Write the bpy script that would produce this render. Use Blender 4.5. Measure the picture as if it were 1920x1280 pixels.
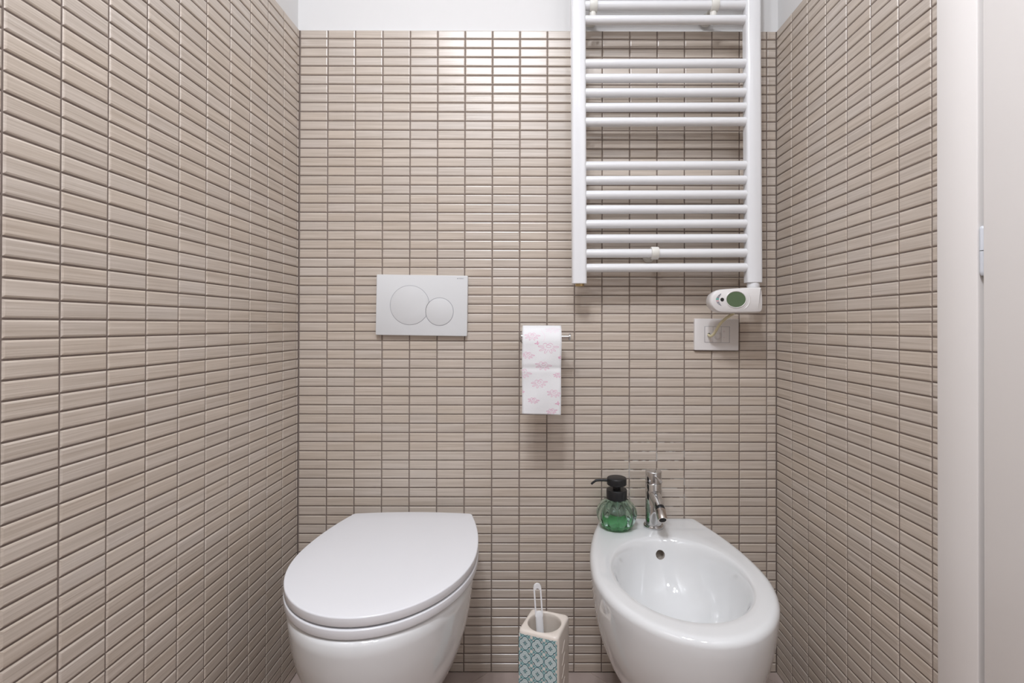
import bpy, bmesh, math, random
from mathutils import Vector, Matrix, Euler

for o in list(bpy.data.objects):
    bpy.data.objects.remove(o)
S = bpy.context.scene
COL = S.collection
PI = math.pi
random.seed(7)

# ------------------------------------------------------------------ camera
CAM_LOC = Vector((0.63788, -1.36039, 0.94372))
CAM_R = Vector((0.9999966, -0.0016718, 0.0019917))
CAM_U = Vector((-0.0019990, -0.0044098, 0.9999883))
CAM_B = Vector((-0.0016630, -0.9999889, -0.0044131))
FPX, CX, CY = 935.547, 1001.65, 605.08
cd = bpy.data.cameras.new('camera')
cam = bpy.data.objects.new('camera', cd)
COL.objects.link(cam)
cam.matrix_world = Matrix(((CAM_R.x, CAM_U.x, CAM_B.x, CAM_LOC.x),
                           (CAM_R.y, CAM_U.y, CAM_B.y, CAM_LOC.y),
                           (CAM_R.z, CAM_U.z, CAM_B.z, CAM_LOC.z),
                           (0, 0, 0, 1)))
cd.sensor_width = 36.0
cd.lens = FPX / 1920 * 36.0
cd.shift_x = -(CX - 960) / 1920
cd.shift_y = (CY - 640) / 1920
cd.clip_start = 0.01
S.camera = cam

# ------------------------------------------------------------------ light
S.view_settings.view_transform = 'Standard'
S.view_settings.look = 'None'
S.view_settings.gamma = 1.0
S.view_settings.use_curve_mapping = False
S.view_settings.exposure = -0.06
W = bpy.data.worlds.new('world')
S.world = W
W.use_nodes = True
W.node_tree.nodes['Background'].inputs[0].default_value = (0.9, 0.95, 1.0, 1)
W.node_tree.nodes['Background'].inputs[1].default_value = 0.3


def area(name, loc, rot, size, power, color, shape='DISK', size_y=None, spread=None):
    l = bpy.data.lights.new(name, 'AREA')
    l.shape = shape
    l.size = size
    if size_y:
        l.size_y = size_y
    l.energy = power
    l.color = color
    if spread:
        l.spread = spread
    o = bpy.data.objects.new(name, l)
    COL.objects.link(o)
    o.location = loc
    o.rotation_euler = rot
    return o


CEIL = 2.55
LAMP = (0.965, 1.0, 1.07)
# three-bulb ceiling fitting above the place the picture is taken from
for lx, ly in ((0.31, -1.26), (0.57, -1.26), (0.44, -1.47)):
    area('ceiling_lamp_light', (lx, ly, CEIL - 0.09), (0, 0, 0), 0.10, 10.7, LAMP)
# unseen fill light added further back to brighten the left wall
area('rear_fill_light', (1.00, -1.85, CEIL - 0.09), (0, 0, 0), 0.25, 9.0, LAMP)


# ------------------------------------------------------------------ materials
def mat(name, color, rough=0.5, metal=0.0, spec=0.5, coat=0.0, trans=0.0, ior=1.45):
    m = bpy.data.materials.new(name)
    m.use_nodes = True
    b = m.node_tree.nodes['Principled BSDF']
    b.inputs['Base Color'].default_value = (*color, 1)
    b.inputs['Roughness'].default_value = rough
    b.inputs['Metallic'].default_value = metal
    b.inputs['Specular IOR Level'].default_value = spec
    b.inputs['Coat Weight'].default_value = coat
    b.inputs['Coat Roughness'].default_value = 0.05
    b.inputs['Transmission Weight'].default_value = trans
    b.inputs['IOR'].default_value = ior
    return m


class NT:
    """tiny node-graph helper: values are sockets or floats"""
    def __init__(s, m):
        s.t = m.node_tree
        s.b = s.t.nodes['Principled BSDF']

    def n(s, kind, **kw):
        x = s.t.nodes.new(kind)
        for k, v in kw.items():
            setattr(x, k, v)
        return x

    def put(s, sock, v):
        if isinstance(v, bpy.types.NodeSocket):
            s.t.links.new(v, sock)
        else:
            sock.default_value = v

    def m(s, op, a, b=0.0, c=0.0):
        x = s.n('ShaderNodeMath', operation=op)
        s.put(x.inputs[0], a)
        s.put(x.inputs[1], b)
        s.put(x.inputs[2], c)
        return x.outputs[0]

    def mix(s, f, a, b):
        x = s.n('ShaderNodeMix', data_type='RGBA')
        s.put(x.inputs[0], f)
        s.put(x.inputs[6], a)
        s.put(x.inputs[7], b)
        return x.outputs[2]

    def comb(s, x, y, z):
        c = s.n('ShaderNodeCombineXYZ')
        for i, v in enumerate((x, y, z)):
            s.put(c.inputs[i], v)
        return c.outputs[0]

    def step(s, v, t, soft):      # 1 where v < t
        x = s.n('ShaderNodeMapRange')
        s.put(x.inputs[0], v)
        x.inputs[1].default_value = t - soft
        x.inputs[2].default_value = t + soft
        x.inputs[3].default_value = 1.0
        x.inputs[4].default_value = 0.0
        return x.outputs[0]

    def band(s, v, lo, hi, soft):
        return s.m('MULTIPLY', s.step(v, hi, soft), s.m('SUBTRACT', 1.0, s.step(v, lo, soft)))

    def noise(s, vec, scale, detail=2.0):
        x = s.n('ShaderNodeTexNoise')
        s.put(x.inputs['Vector'], vec)
        x.inputs['Scale'].default_value = scale
        x.inputs['Detail'].default_value = detail
        return x.outputs['Fac']

    def bump(s, h, strength, dist):
        x = s.n('ShaderNodeBump')
        x.inputs['Strength'].default_value = strength
        x.inputs['Distance'].default_value = dist
        s.put(x.inputs['Height'], h)
        s.t.links.new(x.outputs[0], s.b.inputs['Normal'])
        return x


def c4(r, g, b):
    return (r, g, b, 1)


def tile_material(name, axis, off):
    m = mat(name, (0.5, 0.43, 0.38), 0.3, spec=0.6, coat=0.5)
    m.node_tree.nodes['Principled BSDF'].inputs['Coat Roughness'].default_value = 0.30
    g = NT(m)
    geo = g.n('ShaderNodeNewGeometry')
    sep = g.n('ShaderNodeSeparateXYZ')
    g.t.links.new(geo.outputs['Position'], sep.inputs[0])
    u = sep.outputs[axis]
    z = sep.outputs[2]
    iu = g.m('FLOOR', g.m('DIVIDE', g.m('SUBTRACT', u, off), 0.075))
    iz = g.m('FLOOR', g.m('DIVIDE', z, 0.025))
    wn = g.n('ShaderNodeTexWhiteNoise')
    g.t.links.new(g.comb(iu, iz, float(axis) + 0.3), wn.inputs['Vector'])
    r = wn.outputs['Value']
    # brushed horizontal striation, shifted for every tile
    vec = g.comb(g.m('MULTIPLY', u, 7.0), g.m('ADD', g.m('MULTIPLY', z, 420.0), g.m('MULTIPLY', r, 37.0)), g.m('MULTIPLY', r, 91.0))
    st = g.noise(vec, 1.0, 3.0)
    vec2 = g.comb(g.m('MULTIPLY', u, 3.0), g.m('MULTIPLY', z, 130.0), g.m('MULTIPLY', r, 50.0))
    st2 = g.noise(vec2, 1.0, 1.0)
    f = g.m('ADD', g.m('MULTIPLY', st, 0.6), g.m('MULTIPLY', st2, 0.4))
    f = g.m('MULTIPLY_ADD', g.m('SUBTRACT', f, 0.5), 2.7, 0.5)
    f.node.use_clamp = True
    ca = g.mix(f, c4(0.435, 0.369, 0.310), c4(0.606, 0.535, 0.472))
    cb = g.mix(f, c4(0.437, 0.360, 0.290), c4(0.610, 0.526, 0.446))
    col = g.mix(r, ca, cb)
    g.t.links.new(col, g.b.inputs['Base Color'])
    g.t.links.new(g.m('MULTIPLY_ADD', st, 0.12, 0.26), g.b.inputs['Roughness'])
    g.bump(f, 0.28, 0.0005)
    return m


def grout_material(name):
    m = mat(name, (0.2, 0.16, 0.14), 0.85, spec=0.2)
    g = NT(m)
    geo = g.n('ShaderNodeNewGeometry')
    n1 = g.noise(geo.outputs['Position'], 60.0, 4.0)
    col = g.mix(n1, c4(0.150, 0.117, 0.099), c4(0.235, 0.190, 0.166))
    sp_ = g.n('ShaderNodeVectorMath', operation='DISTANCE')
    g.t.links.new(geo.outputs['Position'], sp_.inputs[0])
    sp_.inputs[1].default_value = (0.965, 0.0, 0.535)
    near = g.step(sp_.outputs['Value'], 0.105, 0.05)
    lime = g.m('MULTIPLY', near, g.m('SUBTRACT', 1.0, g.step(g.noise(geo.outputs['Position'], 45.0, 3.0), 0.52, 0.06)))
    col = g.mix(lime, col, c4(0.46, 0.44, 0.42))
    g.t.links.new(col, g.b.inputs['Base Color'])
    return m


def plaster_material(name, color):
    m = mat(name, color, 0.75, spec=0.25)
    g = NT(m)
    geo = g.n('ShaderNodeNewGeometry')
    n1 = g.noise(geo.outputs['Position'], 90.0, 3.0)
    g.bump(n1, 0.06, 0.001)
    return m


M_TILE_BACK = tile_material('beige_tile_back', 0, 0.0)
M_TILE_LEFT = tile_material('beige_tile_left', 1, -0.00825)
M_TILE_RIGHT = tile_material('beige_tile_right', 1, -0.00506)
M_GROUT = grout_material('taupe_grout')
M_PLASTER = plaster_material('white_plaster', (0.725, 0.715, 0.705))
M_PAINT = mat('ivory_door_paint', (0.79, 0.755, 0.73), 0.35, spec=0.4)
M_PORC = mat('white_porcelain', (0.71, 0.715, 0.715), 0.05, coat=0.6)
M_SEAT = mat('white_seat_plastic', (0.735, 0.735, 0.755), 0.20)
M_WHITE = mat('white_plastic', (0.65, 0.65, 0.65), 0.35)
M_BRUSH = mat('brush_plastic', (0.80, 0.80, 0.81), 0.35)
M_RAD = mat('white_enamel', (0.74, 0.74, 0.75), 0.22, coat=0.3)
M_CREAM = mat('cream_plastic', (0.70, 0.685, 0.635), 0.4)
M_CABLE = mat('cream_cable', (0.66, 0.60, 0.40), 0.45)
M_CHROME = mat('chrome', (0.66, 0.665, 0.67), 0.06, metal=1.0)
M_STEEL = mat('brushed_steel', (0.62, 0.57, 0.53), 0.25, metal=1.0)
M_BRASS = mat('brass', (0.55, 0.42, 0.22), 0.3, metal=1.0)
M_BLACK = mat('black_plastic', (0.012, 0.012, 0.013), 0.38)
M_DARK = mat('dark_hole', (0.02, 0.018, 0.016), 0.8)
M_GREYHOLE = mat('grey_metal_hole', (0.36, 0.32, 0.28), 0.6)
M_INK = mat('grey_ink', (0.25, 0.25, 0.28), 0.6)
M_PINK = mat('pink_ink', (0.76, 0.33, 0.50), 0.8, spec=0.1)
M_PINKPALE = mat('pale_pink_ink', (0.82, 0.60, 0.70), 0.8, spec=0.1)
M_TEALINK = mat('teal_ink', (0.12, 0.42, 0.36), 0.6)
M_REDINK = mat('rose_ink', (0.55, 0.36, 0.38), 0.6)
M_LCD = mat('green_lcd', (0.105, 0.155, 0.085), 0.12)
M_THERMO = mat('warm_white_plastic', (0.72, 0.695, 0.68), 0.25)
M_HINGE = mat('grey_white_hinge', (0.62, 0.64, 0.68), 0.3)
M_FLOORGROUT = mat('pale_floor_grout', (0.46, 0.38, 0.33), 0.85)
M_GLASS = mat('green_glass', (0.79, 0.965, 0.90), 0.0, trans=1.0, ior=1.42)
M_LIQUID = mat('green_soap', (0.30, 0.95, 0.36), 0.05, trans=0.65, ior=1.34)
M_TUBE = mat('clear_tube', (0.75, 0.85, 0.78), 0.1, trans=0.6)
M_CERAMIC = mat('cream_ceramic', (0.76, 0.685, 0.61), 0.25, coat=0.2)
M_SOCKET = mat('white_socket', (0.74, 0.71, 0.695), 0.4)


def floor_material():
    m = mat('pinkish_floor_tile', (0.40, 0.33, 0.30), 0.35)
    g = NT(m)
    geo = g.n('ShaderNodeNewGeometry')
    n1 = g.noise(geo.outputs['Position'], 14.0, 5.0)
    col = g.mix(n1, c4(0.36, 0.285, 0.25), c4(0.50, 0.41, 0.375))
    g.t.links.new(col, g.b.inputs['Base Color'])
    return m


M_FLOOR = floor_material()


def paper_material():
    m = mat('toilet_paper', (0.76, 0.755, 0.76), 0.9, spec=0.1)
    g = NT(m)
    geo = g.n('ShaderNodeNewGeometry')
    g.bump(g.noise(geo.outputs['Position'], 300.0, 3.0), 0.25, 0.0006)
    return m


M_PAPER = paper_material()


def azulejo_material(cw, ch, u0, v0):
    """blue-green cement-tile print; object x/z are the face coordinates"""
    m = mat('azulejo_print', (0.5, 0.6, 0.6), 0.3, coat=0.2)
    g = NT(m)
    tc = g.n('ShaderNodeTexCoord')
    sep = g.n('ShaderNodeSeparateXYZ')
    g.t.links.new(tc.outputs['Object'], sep.inputs[0])
    a0 = g.m('DIVIDE', g.m('SUBTRACT', sep.outputs[0], u0), cw)
    b0 = g.m('DIVIDE', g.m('SUBTRACT', sep.outputs[2], v0), ch)

    def cell(v, sh):
        return g.m('ABSOLUTE', g.m('SUBTRACT', g.m('FRACT', g.m('ADD', v, 0.5 + sh)), 0.5))

    def length(x, y):
        return g.m('SQRT', g.m('ADD', g.m('MULTIPLY', x, x), g.m('MULTIPLY', y, y)))
    a, b = cell(a0, 0.0), cell(b0, 0.0)
    hi, lo = g.m('MAXIMUM', a, b), g.m('MINIMUM', a, b)
    # quatrefoil = union of four circles
    d = g.m('SUBTRACT', length(g.m('SUBTRACT', hi, 0.215), lo), 0.235)
    r0 = length(a, b)
    A, B = cell(a0, 0.5), cell(b0, 0.5)
    HI, LO = g.m('MAXIMUM', A, B), g.m('MINIMUM', A, B)
    TEAL, DARK, PALE, MID, CRM = c4(0.34, 0.53, 0.54), c4(0.012, 0.095, 0.12), c4(0.56, 0.64, 0.64), c4(0.38, 0.50, 0.51), c4(0.70, 0.64, 0.59)
    col = TEAL
    # corner star: cream hub, dark petals on the axes, cream drops on the diagonals
    hub = g.step(g.m('ADD', HI, g.m('MULTIPLY', LO, 0.5)), 0.115, 0.012)
    petal = g.step(length(g.m('MULTIPLY', g.m('SUBTRACT', HI, 0.20), 0.45), LO), 0.033, 0.008)
    ring = g.step(length(g.m('SUBTRACT', A, 0.165), g.m('SUBTRACT', B, 0.165)), 0.082, 0.01)
    drop = g.step(length(g.m('SUBTRACT', A, 0.165), g.m('SUBTRACT', B, 0.165)), 0.056, 0.01)
    col = g.mix(ring, col, DARK)
    col = g.mix(drop, col, CRM)
    col = g.mix(petal, col, DARK)
    col = g.mix(hub, col, CRM)
    col = g.mix(g.step(d, 0.046, 0.008), col, DARK)
    col = g.mix(g.step(d, 0.0, 0.008), col, PALE)
    col = g.mix(g.step(d, -0.085, 0.012), col, MID)
    col = g.mix(g.step(d, -0.125, 0.012), col, PALE)
    cross = g.m('MULTIPLY', g.step(lo, 0.020, 0.006), g.step(hi, 0.205, 0.01))
    dia = g.step(g.m('MAXIMUM', r0, g.m('MULTIPLY', g.m('ADD', a, b), 0.74)), 0.098, 0.008)
    col = g.mix(cross, col, DARK)
    col = g.mix(dia, col, DARK)
    col = g.mix(g.step(r0, 0.055, 0.008), col, TEAL)
    g.t.links.new(col, g.b.inputs['Base Color'])
    return m


# ------------------------------------------------------------------ helpers
def link(o, parent=None):
    COL.objects.link(o)
    if parent:
        o.parent = parent
    return o


def mesh_obj(name, verts, faces, m, parent=None, smooth=False, loc=None):
    me = bpy.data.meshes.new(name)
    me.from_pydata([tuple(v) for v in verts], [], faces)
    me.materials.append(m)
    if smooth:
        for p in me.polygons:
            p.use_smooth = True
    me.update()
    o = bpy.data.objects.new(name, me)
    if loc is not None:
        o.location = loc
    return link(o, parent)


def bm_obj(name, bm, m, parent=None, smooth=False, loc=None, recalc=True):
    if recalc:
        bmesh.ops.recalc_face_normals(bm, faces=bm.faces)
    me = bpy.data.meshes.new(name)
    bm.to_mesh(me)
    bm.free()
    me.materials.append(m)
    if smooth:
        for p in me.polygons:
            p.use_smooth = True
    o = bpy.data.objects.new(name, me)
    if loc is not None:
        o.location = loc
    return link(o, parent)


def auto_smooth(o, deg=35):
    me = o.data
    for p in me.polygons:
        p.use_smooth = True
    me.set_sharp_from_angle(angle=math.radians(deg))
    return o


def tag(o, label=None, cat=None, kind=None, group=None):
    if label:
        o['label'] = label
    if cat:
        o['category'] = cat
    if kind:
        o['kind'] = kind
    if group:
        o['group'] = group
    return o


def empty(name, loc, label, cat, rot=(0, 0, 0)):
    o = bpy.data.objects.new(name, None)
    o.empty_display_size = 0.05
    o.location = loc
    o.rotation_euler = rot
    link(o)
    return tag(o, label, cat)


def bm_box(bm, x0, x1, y0, y1, z0, z1):
    v = [bm.verts.new((x, y, z)) for x in (x0, x1) for y in (y0, y1) for z in (z0, z1)]
    for f in ((0, 1, 3, 2), (4, 6, 7, 5), (0, 4, 5, 1), (2, 3, 7, 6), (0, 2, 6, 4), (1, 5, 7, 3)):
        bm.faces.new([v[i] for i in f])
    return v


def box_obj(name, b, m, parent=None, bevel=0.0, seg=2):
    bm = bmesh.new()
    bm_box(bm, *b)
    if bevel:
        bmesh.ops.bevel(bm, geom=list(bm.edges), offset=bevel, segments=seg, profile=0.5, affect='EDGES')
    o = bm_obj(name, bm, m, parent)
    if bevel:
        auto_smooth(o, 40)
    return o


def lathe(name, prof, m, parent=None, n=40, loc=None, axis='Z', cap=True, deg=40):
    """prof: list of (r, h) from bottom to top; axis Z, or Y (h runs along -Y), or X"""
    vs, fs = [], []
    for r, h in prof:
        for i in range(n):
            a = 2 * PI * i / n
            c, s = r * math.cos(a), r * math.sin(a)
            vs.append({'Z': (c, s, h), 'Y': (c, -h, s), 'X': (h, c, s)}[axis])
    for k in range(len(prof) - 1):
        for i in range(n):
            j = (i + 1) % n
            fs.append((k * n + i, k * n + j, (k + 1) * n + j, (k + 1) * n + i))
    if cap:
        fs.append(tuple(range(n))[::-1])
        fs.append(tuple((len(prof) - 1) * n + i for i in range(n)))
    bm = bmesh.new()
    bv = [bm.verts.new(v) for v in vs]
    for f in fs:
        bm.faces.new([bv[i] for i in f])
    bmesh.ops.remove_doubles(bm, verts=bm.verts, dist=1e-6)
    o = bm_obj(name, bm, m, parent, loc=loc)
    return auto_smooth(o, deg)


def tube(name, pts, rad, m, parent=None, n=12, cap=True):
    """sweep along a polyline; rad a number or one per point"""
    pts = [Vector(p) for p in pts]
    if not hasattr(rad, '__len__'):
        rad = [rad] * len(pts)
    vs, fs = [], []
    t0 = (pts[1] - pts[0]).normalized()
    up = Vector((0, 0, 1)) if abs(t0.z) < 0.9 else Vector((0, 1, 0))
    nrm = t0.cross(up).normalized()
    for k, p in enumerate(pts):
        if k == 0:
            t = t0
        elif k == len(pts) - 1:
            t = (pts[k] - pts[k - 1]).normalized()
        else:
            t = ((pts[k + 1] - p).normalized() + (p - pts[k - 1]).normalized()).normalized()
        nrm = (nrm - t * nrm.dot(t)).normalized()
        bi = t.cross(nrm)
        for i in range(n):
            a = 2 * PI * i / n
            vs.append(p + (nrm * math.cos(a) + bi * math.sin(a)) * rad[k])
    for k in range(len(pts) - 1):
        for i in range(n):
            j = (i + 1) % n
            fs.append((k * n + i, k * n + j, (k + 1) * n + j, (k + 1) * n + i))
    if cap:
        fs.append(tuple(range(n))[::-1])
        fs.append(tuple((len(pts) - 1) * n + i for i in range(n)))
    bm = bmesh.new()
    bv = [bm.verts.new(v) for v in vs]
    for f in fs:
        bm.faces.new([bv[i] for i in f])
    o = bm_obj(name, bm, m, parent)
    return auto_smooth(o, 50)


def catmull(pts, n=8):
    P = [Vector(p) for p in pts]
    out = []
    for i in range(len(P) - 1):
        p0, p1, p2, p3 = P[max(i - 1, 0)], P[i], P[i + 1], P[min(i + 2, len(P) - 1)]
        for k in range(n):
            t = k / n
            out.append(0.5 * ((2 * p1) + (p2 - p0) * t + (2 * p0 - 5 * p1 + 4 * p2 - p3) * t * t + (3 * p1 - p0 - 3 * p2 + p3) * t ** 3))
    out.append(P[-1])
    return out


def catmull_closed(pts, n=6):
    P = [Vector(p) for p in pts]
    N = len(P)
    out = []
    for i in range(N):
        p0, p1, p2, p3 = P[i - 1], P[i], P[(i + 1) % N], P[(i + 2) % N]
        for k in range(n):
            t = k / n
            out.append(0.5 * ((2 * p1) + (p2 - p0) * t + (2 * p0 - 5 * p1 + 4 * p2 - p3) * t * t + (3 * p1 - p0 - 3 * p2 + p3) * t ** 3))
    return out


def loft(name, loops, m, parent=None, cap0=True, cap1=True, deg=40, loc=None):
    n = len(loops[0])
    bm = bmesh.new()
    L = [[bm.verts.new(v) for v in lp] for lp in loops]
    for k in range(len(L) - 1):
        for i in range(n):
            j = (i + 1) % n
            bm.faces.new((L[k][i], L[k][j], L[k + 1][j], L[k + 1][i]))
    if cap0:
        bm.faces.new(L[0][::-1])
    if cap1:
        bm.faces.new(L[-1])
    o = bm_obj(name, bm, m, parent, loc=loc)
    return auto_smooth(o, deg)


def text_mesh(name, body, size, m, parent, mw):
    cu = bpy.data.curves.new(name, 'FONT')
    cu.body = body
    cu.size = size
    cu.extrude = 0.00005
    cu.align_x = 'LEFT'
    tmp = bpy.data.objects.new(name + '_tmp', cu)
    COL.objects.link(tmp)
    dg = bpy.context.evaluated_depsgraph_get()
    me = bpy.data.meshes.new_from_object(tmp.evaluated_get(dg))
    bpy.data.objects.remove(tmp)
    me.materials.clear()
    me.materials.append(m)
    me.transform(mw)
    return link(bpy.data.objects.new(name, me), parent)


def project(p):
    d = Vector(p) - CAM_LOC
    z = -d.dot(CAM_B)
    if z <= 0.02:
        return None
    return CX + FPX * d.dot(CAM_R) / z, CY - FPX * d.dot(CAM_U) / z, z


# ------------------------------------------------------------------ room shell
XL, XR = -0.0024, 1.3010
YR = -2.60
TOP = 1.7478          # top of the tiling
GAP = 0.0026
BED = 0.0017          # grout lies this far behind the tile faces


def structure(name, boxes, m, parent=None):
    bm = bmesh.new()
    for b in boxes:
        bm_box(bm, *b)
    o = bm_obj(name, bm, m, parent)
    if not parent:
        o['kind'] = 'structure'
    return o


PL = 0.008            # plaster lies behind the tile faces
wall_back = structure('wall_back', [(XL - 0.12, XR + 0.12, PL, 0.12, -0.05, CEIL)], M_PLASTER)
wall_left = structure('wall_left', [(XL - 0.12, XL - PL, YR, PL, -0.05, CEIL)], M_PLASTER)
D0, D1, DH = -0.640, -1.440, 2.06          # door opening on the right wall
wall_right = structure('wall_right', [(XR + PL, XR + 0.12, D0, PL, -0.05, CEIL),
                                      (XR + PL, XR + 0.12, D1, D0, DH, CEIL),
                                      (XR + PL, XR + 0.12, YR, D1, -0.05, CEIL)], M_PLASTER)
wall_front = structure('wall_front', [(XL - 0.12, XR + 0.12, YR - 0.1, YR, -0.05, CEIL)], plaster_material('beige_paint', (0.26, 0.23, 0.21)))
ceiling = structure('ceiling', [(XL - 0.12, XR + 0.12, YR - 0.1, 0.12, CEIL, CEIL + 0.1)], M_PLASTER)
floor = structure('floor', [(XL - 0.12, XR + 0.12, YR - 0.1, 0.12, -0.06, -0.0012)], M_FLOORGROUT)


# tiles -------------------------------------------------------------
def tile_geom(a, b):
    """tile of half size a x b in local x / z, face towards -y"""
    rings = [(0.0, 0.0058), (0.0, 0.0015), (0.0009, 0.0005), (0.0026, 0.0)]
    vs, fs = [], []
    for ins, y in rings:
        for sx, sz in ((-1, -1), (1, -1), (1, 1), (-1, 1)):
            vs.append((sx * (a - ins), y, sz * (b - ins)))
    for k in range(3):
        for i in range(4):
            j = (i + 1) % 4
            fs.append((k * 4 + i, k * 4 + j, k * 4 + 4 + j, k * 4 + 4 + i))
    fs.append((12, 13, 14, 15))
    return vs, fs


_tile_cache = {}


def tile_mesh(a, b, m):
    key = (round(a, 5), round(b, 5), m.name)
    if key not in _tile_cache:
        vs, fs = tile_geom(a, b)
        me = bpy.data.meshes.new('tile')
        me.from_pydata(vs, [], fs)
        me.materials.append(m)
        _tile_cache[key] = me
    return _tile_cache[key]


def lay_tiles(wall, cols, rows, frame, rz, m, hidden):
    """cols / rows: (lo, hi) spans; frame(u, z) -> world point of the face"""
    T = []
    for (u0, u1) in cols:
        for (z0, z1) in rows:
            uc, zc, a, b = (u0 + u1) / 2, (z0 + z1) / 2, (u1 - u0) / 2, (z1 - z0) / 2
            if a < 0.001 or b < 0.001:
                continue
            P = [project(frame(u, z)) for u, z in ((u0, z0), (u1, z0), (u1, z1), (u0, z1))]
            ar = 0
            if all(P):
                cxp = sum(p[0] for p in P) / 4
                cyp = sum(p[1] for p in P) / 4
                if 2 < cxp < 1918 and 2 < cyp < 1278 and not any(x0 < cxp < x1 and y0 < cyp < y1 for x0, x1, y0, y1 in hidden):
                    ar = abs(sum(P[i][0] * P[(i + 1) % 4][1] - P[(i + 1) % 4][0] * P[i][1] for i in range(4))) / 2
            tilt = (random.gauss(0, 0.0035), random.gauss(0, 0.0022), random.uniform(-0.0002, 0.0002))
            T.append((ar, -zc, uc, zc, a, b, tilt))
    T.sort(key=lambda t: (-round(t[0] / 40), t[1]))
    rot = Matrix.Rotation(rz, 3, 'Z')
    V, F = [], []
    for i, (ar, _, uc, zc, a, b, tilt) in enumerate(T):
        loc = Vector(frame(uc, zc)) + rot @ Vector((0, tilt[2], 0))
        if i < 300:
            o = bpy.data.objects.new('tile', tile_mesh(a, b, m))
            o.location = loc
            o.rotation_euler = (tilt[0], 0, rz + tilt[1])
            link(o, wall)
        else:
            R = Euler((tilt[0], 0, rz + tilt[1])).to_matrix()
            vs, fs = tile_geom(a, b)
            n0 = len(V)
            V += [tuple(R @ Vector(v) + loc) for v in vs]
            F += [tuple(q + n0 for q in f) for f in fs]
    o = mesh_obj('tiles', V, F, m, wall)
    o['kind'] = 'stuff'


ROWS = [(25 * k / 1000 + GAP / 2, min(25 * (k + 1) / 1000 - GAP / 2, TOP)) for k in range(70)]
h = GAP / 2
cols_back = [(0.075 * k + (h if k else -0.0002), min(0.075 * (k + 1) - h, XR - 0.0008)) for k in range(18)]
structure('grout_bed', [(XL - PL, XR + PL, BED, PL + 0.001, 0, TOP)], M_GROUT, wall_back)
lay_tiles(wall_back, cols_back, ROWS, lambda u, z: (u, 0, z), 0, M_TILE_BACK,
          [(575, 890, 965, 1260), (1115, 1440, 985, 1260), (704, 877, 515, 630), (975, 1055, 605, 778),
           (1068, 1436, 0, 535), (970, 1066, 1140, 1280), (1300, 1390, 595, 660)])
L0 = -0.00825
cols_left = [(L0 + h, -0.0003)] + [(L0 - 0.075 * (k + 1) + h, L0 - 0.075 * k - h) for k in range(34)]
cols_left = [c for c in cols_left if c[0] > YR]
structure('grout_bed', [(XL - PL - 0.001, XL - BED, YR, 0.0, 0, TOP)], M_GROUT, wall_left)
lay_tiles(wall_left, cols_left, ROWS, lambda u, z: (XL, u, z), PI / 2, M_TILE_LEFT, [(535, 600, 1000, 1280)])
R0 = -0.00506
REND = -0.560
cols_right = [(R0 - 0.075 + h, -0.0010)] + [(max(R0 - 0.075 * (k + 1) + h, REND), R0 - 0.075 * k - h) for k in range(1, 8)]
structure('grout_bed', [(XR + BED, XR + PL + 0.001, REND, 0.0, 0, TOP)], M_GROUT, wall_right)
lay_tiles(wall_right, cols_right, ROWS, lambda u, z: (XR, u, z), -PI / 2, M_TILE_RIGHT, [])

# thin white caulk bead closing the top of the tiling
structure('caulk_bead', [(XL, XR, 0.0012, PL + 0.001, TOP - 0.0002, TOP + 0.0018)], M_PLASTER, wall_back)


# floor tiles, laid on the diagonal -----------------------------------
def clip(poly, nx, ny, d):
    out = []
    for i, p in enumerate(poly):
        q = poly[(i + 1) % len(poly)]
        a, b = nx * p[0] + ny * p[1] - d, nx * q[0] + ny * q[1] - d
        if a <= 0:
            out.append(p)
        if (a < 0 < b) or (b < 0 < a):
            t = a / (a - b)
            out.append((p[0] + (q[0] - p[0]) * t, p[1] + (q[1] - p[1]) * t))
    return out


PIT = 0.448
g2 = 0.0045 / 2 * math.sqrt(2)
for i in range(-4, 9):
    for j in range(-9, 5):
        A0, A1 = 0.519 + PIT * i + g2, 0.519 + PIT * (i + 1) - g2       # X - Y
        B0, B1 = 0.792 + PIT * j + g2, 0.792 + PIT * (j + 1) - g2       # X + Y
        poly = [((a + b) / 2, (b - a) / 2) for a, b in ((A0, B0), (A1, B0), (A1, B1), (A0, B1))]
        for nx, ny, d in ((1, 0, XR - 0.001), (-1, 0, -XL - 0.001), (0, 1, -0.0015), (0, -1, -YR)):
            poly = clip(poly, nx, ny, d) if poly else poly
        if len(poly) < 3:
            continue
        ar = abs(sum(poly[k][0] * poly[(k + 1) % len(poly)][1] - poly[(k + 1) % len(poly)][0] * poly[k][1] for k in range(len(poly)))) / 2
        if ar < 2e-4:
            continue
        n = len(poly)
        cxp, cyp = sum(p[0] for p in poly) / n, sum(p[1] for p in poly) / n
        vs = [(p[0] - cxp, p[1] - cyp, z) for z in (-0.006, 0.0) for p in poly]
        fs = [tuple(range(n)), tuple(range(n, 2 * n))] + [(k, (k + 1) % n, n + (k + 1) % n, n + k) for k in range(n)]
        bm = bmesh.new()
        bv = [bm.verts.new(v) for v in vs]
        for f in fs:
            bm.faces.new([bv[k] for k in f])
        bm_obj('floor_tile', bm, M_FLOOR, floor, loc=(cxp, cyp, 0.0))


# door on the right wall ---------------------------------------------
def frame_profile(name, y0, y1, z1):
    return box_obj(name, (1.2850, 1.3105, y0, y1, 0.0, z1), M_PAINT, None, 0.0025, 2)


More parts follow.
